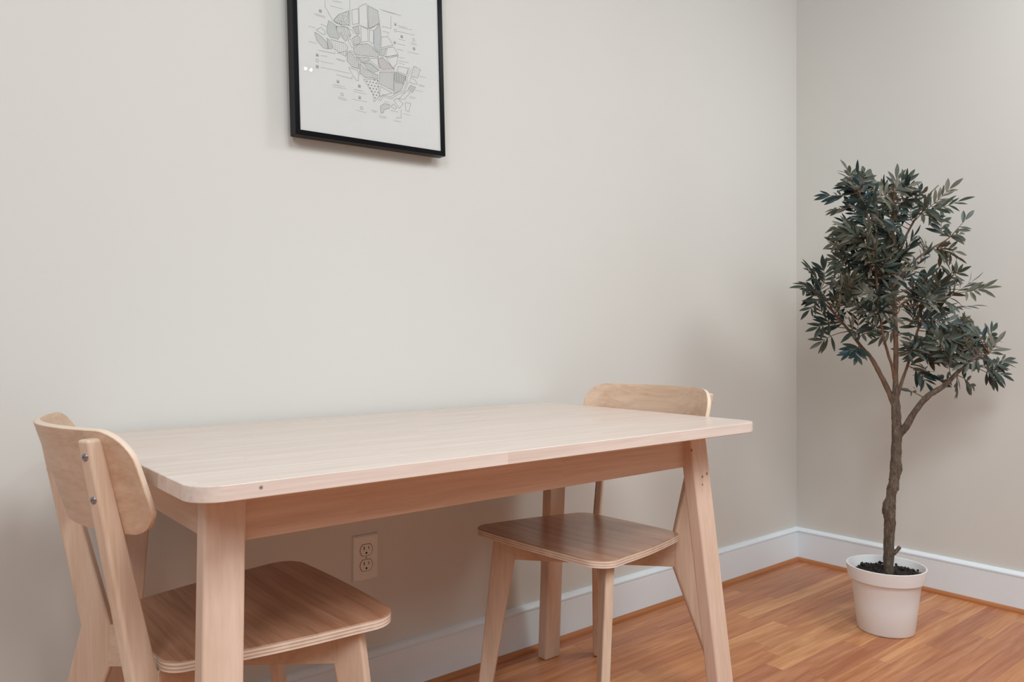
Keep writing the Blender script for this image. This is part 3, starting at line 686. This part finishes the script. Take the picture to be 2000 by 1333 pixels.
for name, pts in TREE_BRANCHES.items():
    n = len(pts); out = []
    for i, (u, z, r) in enumerate(pts):
        t = i/(n-1); out.append((u, DEP[name]*t*1.6 if name != 'stub' else DEP[name], z, r))
    SK[name] = smooth_path(out, 6)
def W3(u, d, z): return R_*u + F_*d + Vector((0, 0, z))
rnd = random.Random(21)
branch_obj = {}; foli = {}
bm = bmesh.new(); P = SK['trunk']
P = [(P[0][0], 0, .165, P[0][3]*1.05)] + P
tube(bm, [W3(u, d, z) for u, d, z, r in P], [r for *_, r in P], 20, rough=.22, seed=1)
trunk = link('trunk', bm, M_bark, tree, smooth=True, angle=2)
for name in SK:
    if name == 'trunk': continue
    P = SK[name]; bm = bmesh.new()
    tube(bm, [W3(u, d, z) for u, d, z, r in P], [r for *_, r in P], 12, rough=.14, seed=hash(len(name)) % 7)
    branch_obj[name] = link('branch' if name != 'stub' else 'pruned_stub', bm, M_bark if name in ('right_low', 'stub') else M_twig, tree, smooth=True, angle=2)
    foli[name] = bmesh.new()
tone_layers = {k: b.verts.layers.float.new('tone') for k, b in foli.items()}
def leaf(bm, lay, base, d, up, L, w, tone, curl):
    d = d.normalized(); s = d.cross(up).normalized(); u = s.cross(d).normalized(); rows = []
    n = 7
    for i in range(n+1):
        t = i/n; wd = w*.5*(math.sin(math.pi*min(1, t*.96+.02))**.8)*(1.12-.3*abs(t-.55))
        if i in (0, n): wd = w*.035
        c = base + d*(L*t) - u*(curl*L*t*t)
        rows.append([bm.verts.new(c - s*wd + u*wd*.28), bm.verts.new(c), bm.verts.new(c + s*wd + u*wd*.28)])
        for v in rows[-1]: v[lay] = tone
    for a, b in zip(rows, rows[1:]):
        for k in (0, 1): bm.faces.new((a[k], a[k+1], b[k+1], b[k]))
def nearest(p):
    best = None
    for name, P in SK.items():
        if name in ('trunk', 'stub'): continue
        for i, (u, d, z, r) in enumerate(P[len(P)//4:]):
            if z > p[2]+.01: continue
            q = math.hypot(u-p[0], z-p[2]) + .15*abs(d-p[1])
            if best is None or q < best[0]: best = (q, name, (u, d, z, r))
    return best
def sprig(b, t, dep, L0=.054, full=True):
    """leafy twig with paired leaves: b,t = (u,z) base and tip of its leafy part"""
    near = nearest((b[0], dep, b[1])); name = near[1]; bu, bd, bz, br = near[2]
    bm = foli[name]; lay = tone_layers[name]
    P0 = W3(bu, bd, bz); dz = rnd.uniform(-.03, .03)
    P1 = W3(b[0], lerp(bd, dep, .8), b[1]); P2 = W3(t[0], dep+dz, t[1])
    if (P1-P0).length < .02: P1 = P0.lerp(P2, .4)
    C1 = P1.lerp(P0, .15)
    bez = lambda s: P0*(1-s)**2 + C1*(2*s*(1-s)) + P2*s*s
    path = [bez(k/12) for k in range(13)]
    tube(bm, path, [lerp(.0018, .0007, i/12) for i in range(13)], 5, mi=1)
    tot = sum((path[i+1]-path[i]).length for i in range(12))
    want = max((P2-P1).length*1.15, .045); s0 = max(.12, 1 - want/max(tot, .01))
    L = (1-s0)*tot; k = max(3, int(round(L/.0135)))
    ax0 = (P2-bez(s0)).normalized()
    face = (Vector((rnd.uniform(-.5,.5), rnd.uniform(-.5,.5), .35)) - F_*rnd.uniform(.3, 1.0)).normalized(); tone0 = rnd.random()**.8
    for i in range(k):
        f = (i+.3)/k; s_ = lerp(s0, 1, f); p = bez(s_); ax = (bez(min(1, s_+.05)) - bez(s_-.05)).normalized(); side = ax.cross(face).normalized()
        for sgn in (1, -1):
            if rnd.random() < .08: continue
            ang = math.radians(lerp(60, 28, f) + rnd.uniform(-10, 10))
            dd = ax*math.cos(ang) + side*sgn*math.sin(ang) + face*rnd.uniform(-.3, .2)
            LL = L0*rnd.uniform(.75, 1.15)*lerp(1.0, .85, f)
            leaf(bm, lay, p, dd, face + Vector((rnd.uniform(-.3,.3), rnd.uniform(-.3,.3), rnd.uniform(-.3,.3))), LL, LL*rnd.uniform(.19, .25), min(1, max(0, tone0*.8 + rnd.uniform(-.1, .3))), rnd.uniform(-.05, .3))
    leaf(bm, lay, P2, ax0, face, L0*.9, L0*.22, tone0, .1)
for bu, bz, tu_, tz in TREE_TWIGS:
    sprig((bu, bz), (lerp(bu, tu_, .68), lerp(bz, tz, .68)), rnd.uniform(-.07, .07))
for n, P in TREE_REGIONS:
    x0_, x1_ = min(p[0] for p in P), max(p[0] for p in P); z0_, z1_ = min(p[1] for p in P), max(p[1] for p in P)
    c = 0
    while c < n:
        p = (rnd.uniform(x0_, x1_), rnd.uniform(z0_, z1_))
        if not inside(p, P): continue
        c += 1; a = math.radians(rnd.gauss(90, 50)); L = rnd.uniform(.045, .085)
        q = (p[0]+L*math.cos(a), p[1]+L*math.sin(a))
        if not inside(q, P): q = (p[0]-L*math.cos(a)*.6, p[1]+L*math.sin(a)*.4)
        sprig(p, q, rnd.uniform(-.12, .12), .052)
for name, b in foli.items():
    if len(b.verts): link('foliage', b, [M_leaf, M_twig], branch_obj[name], smooth=True, recalc=False, angle=3)
    else: b.free()
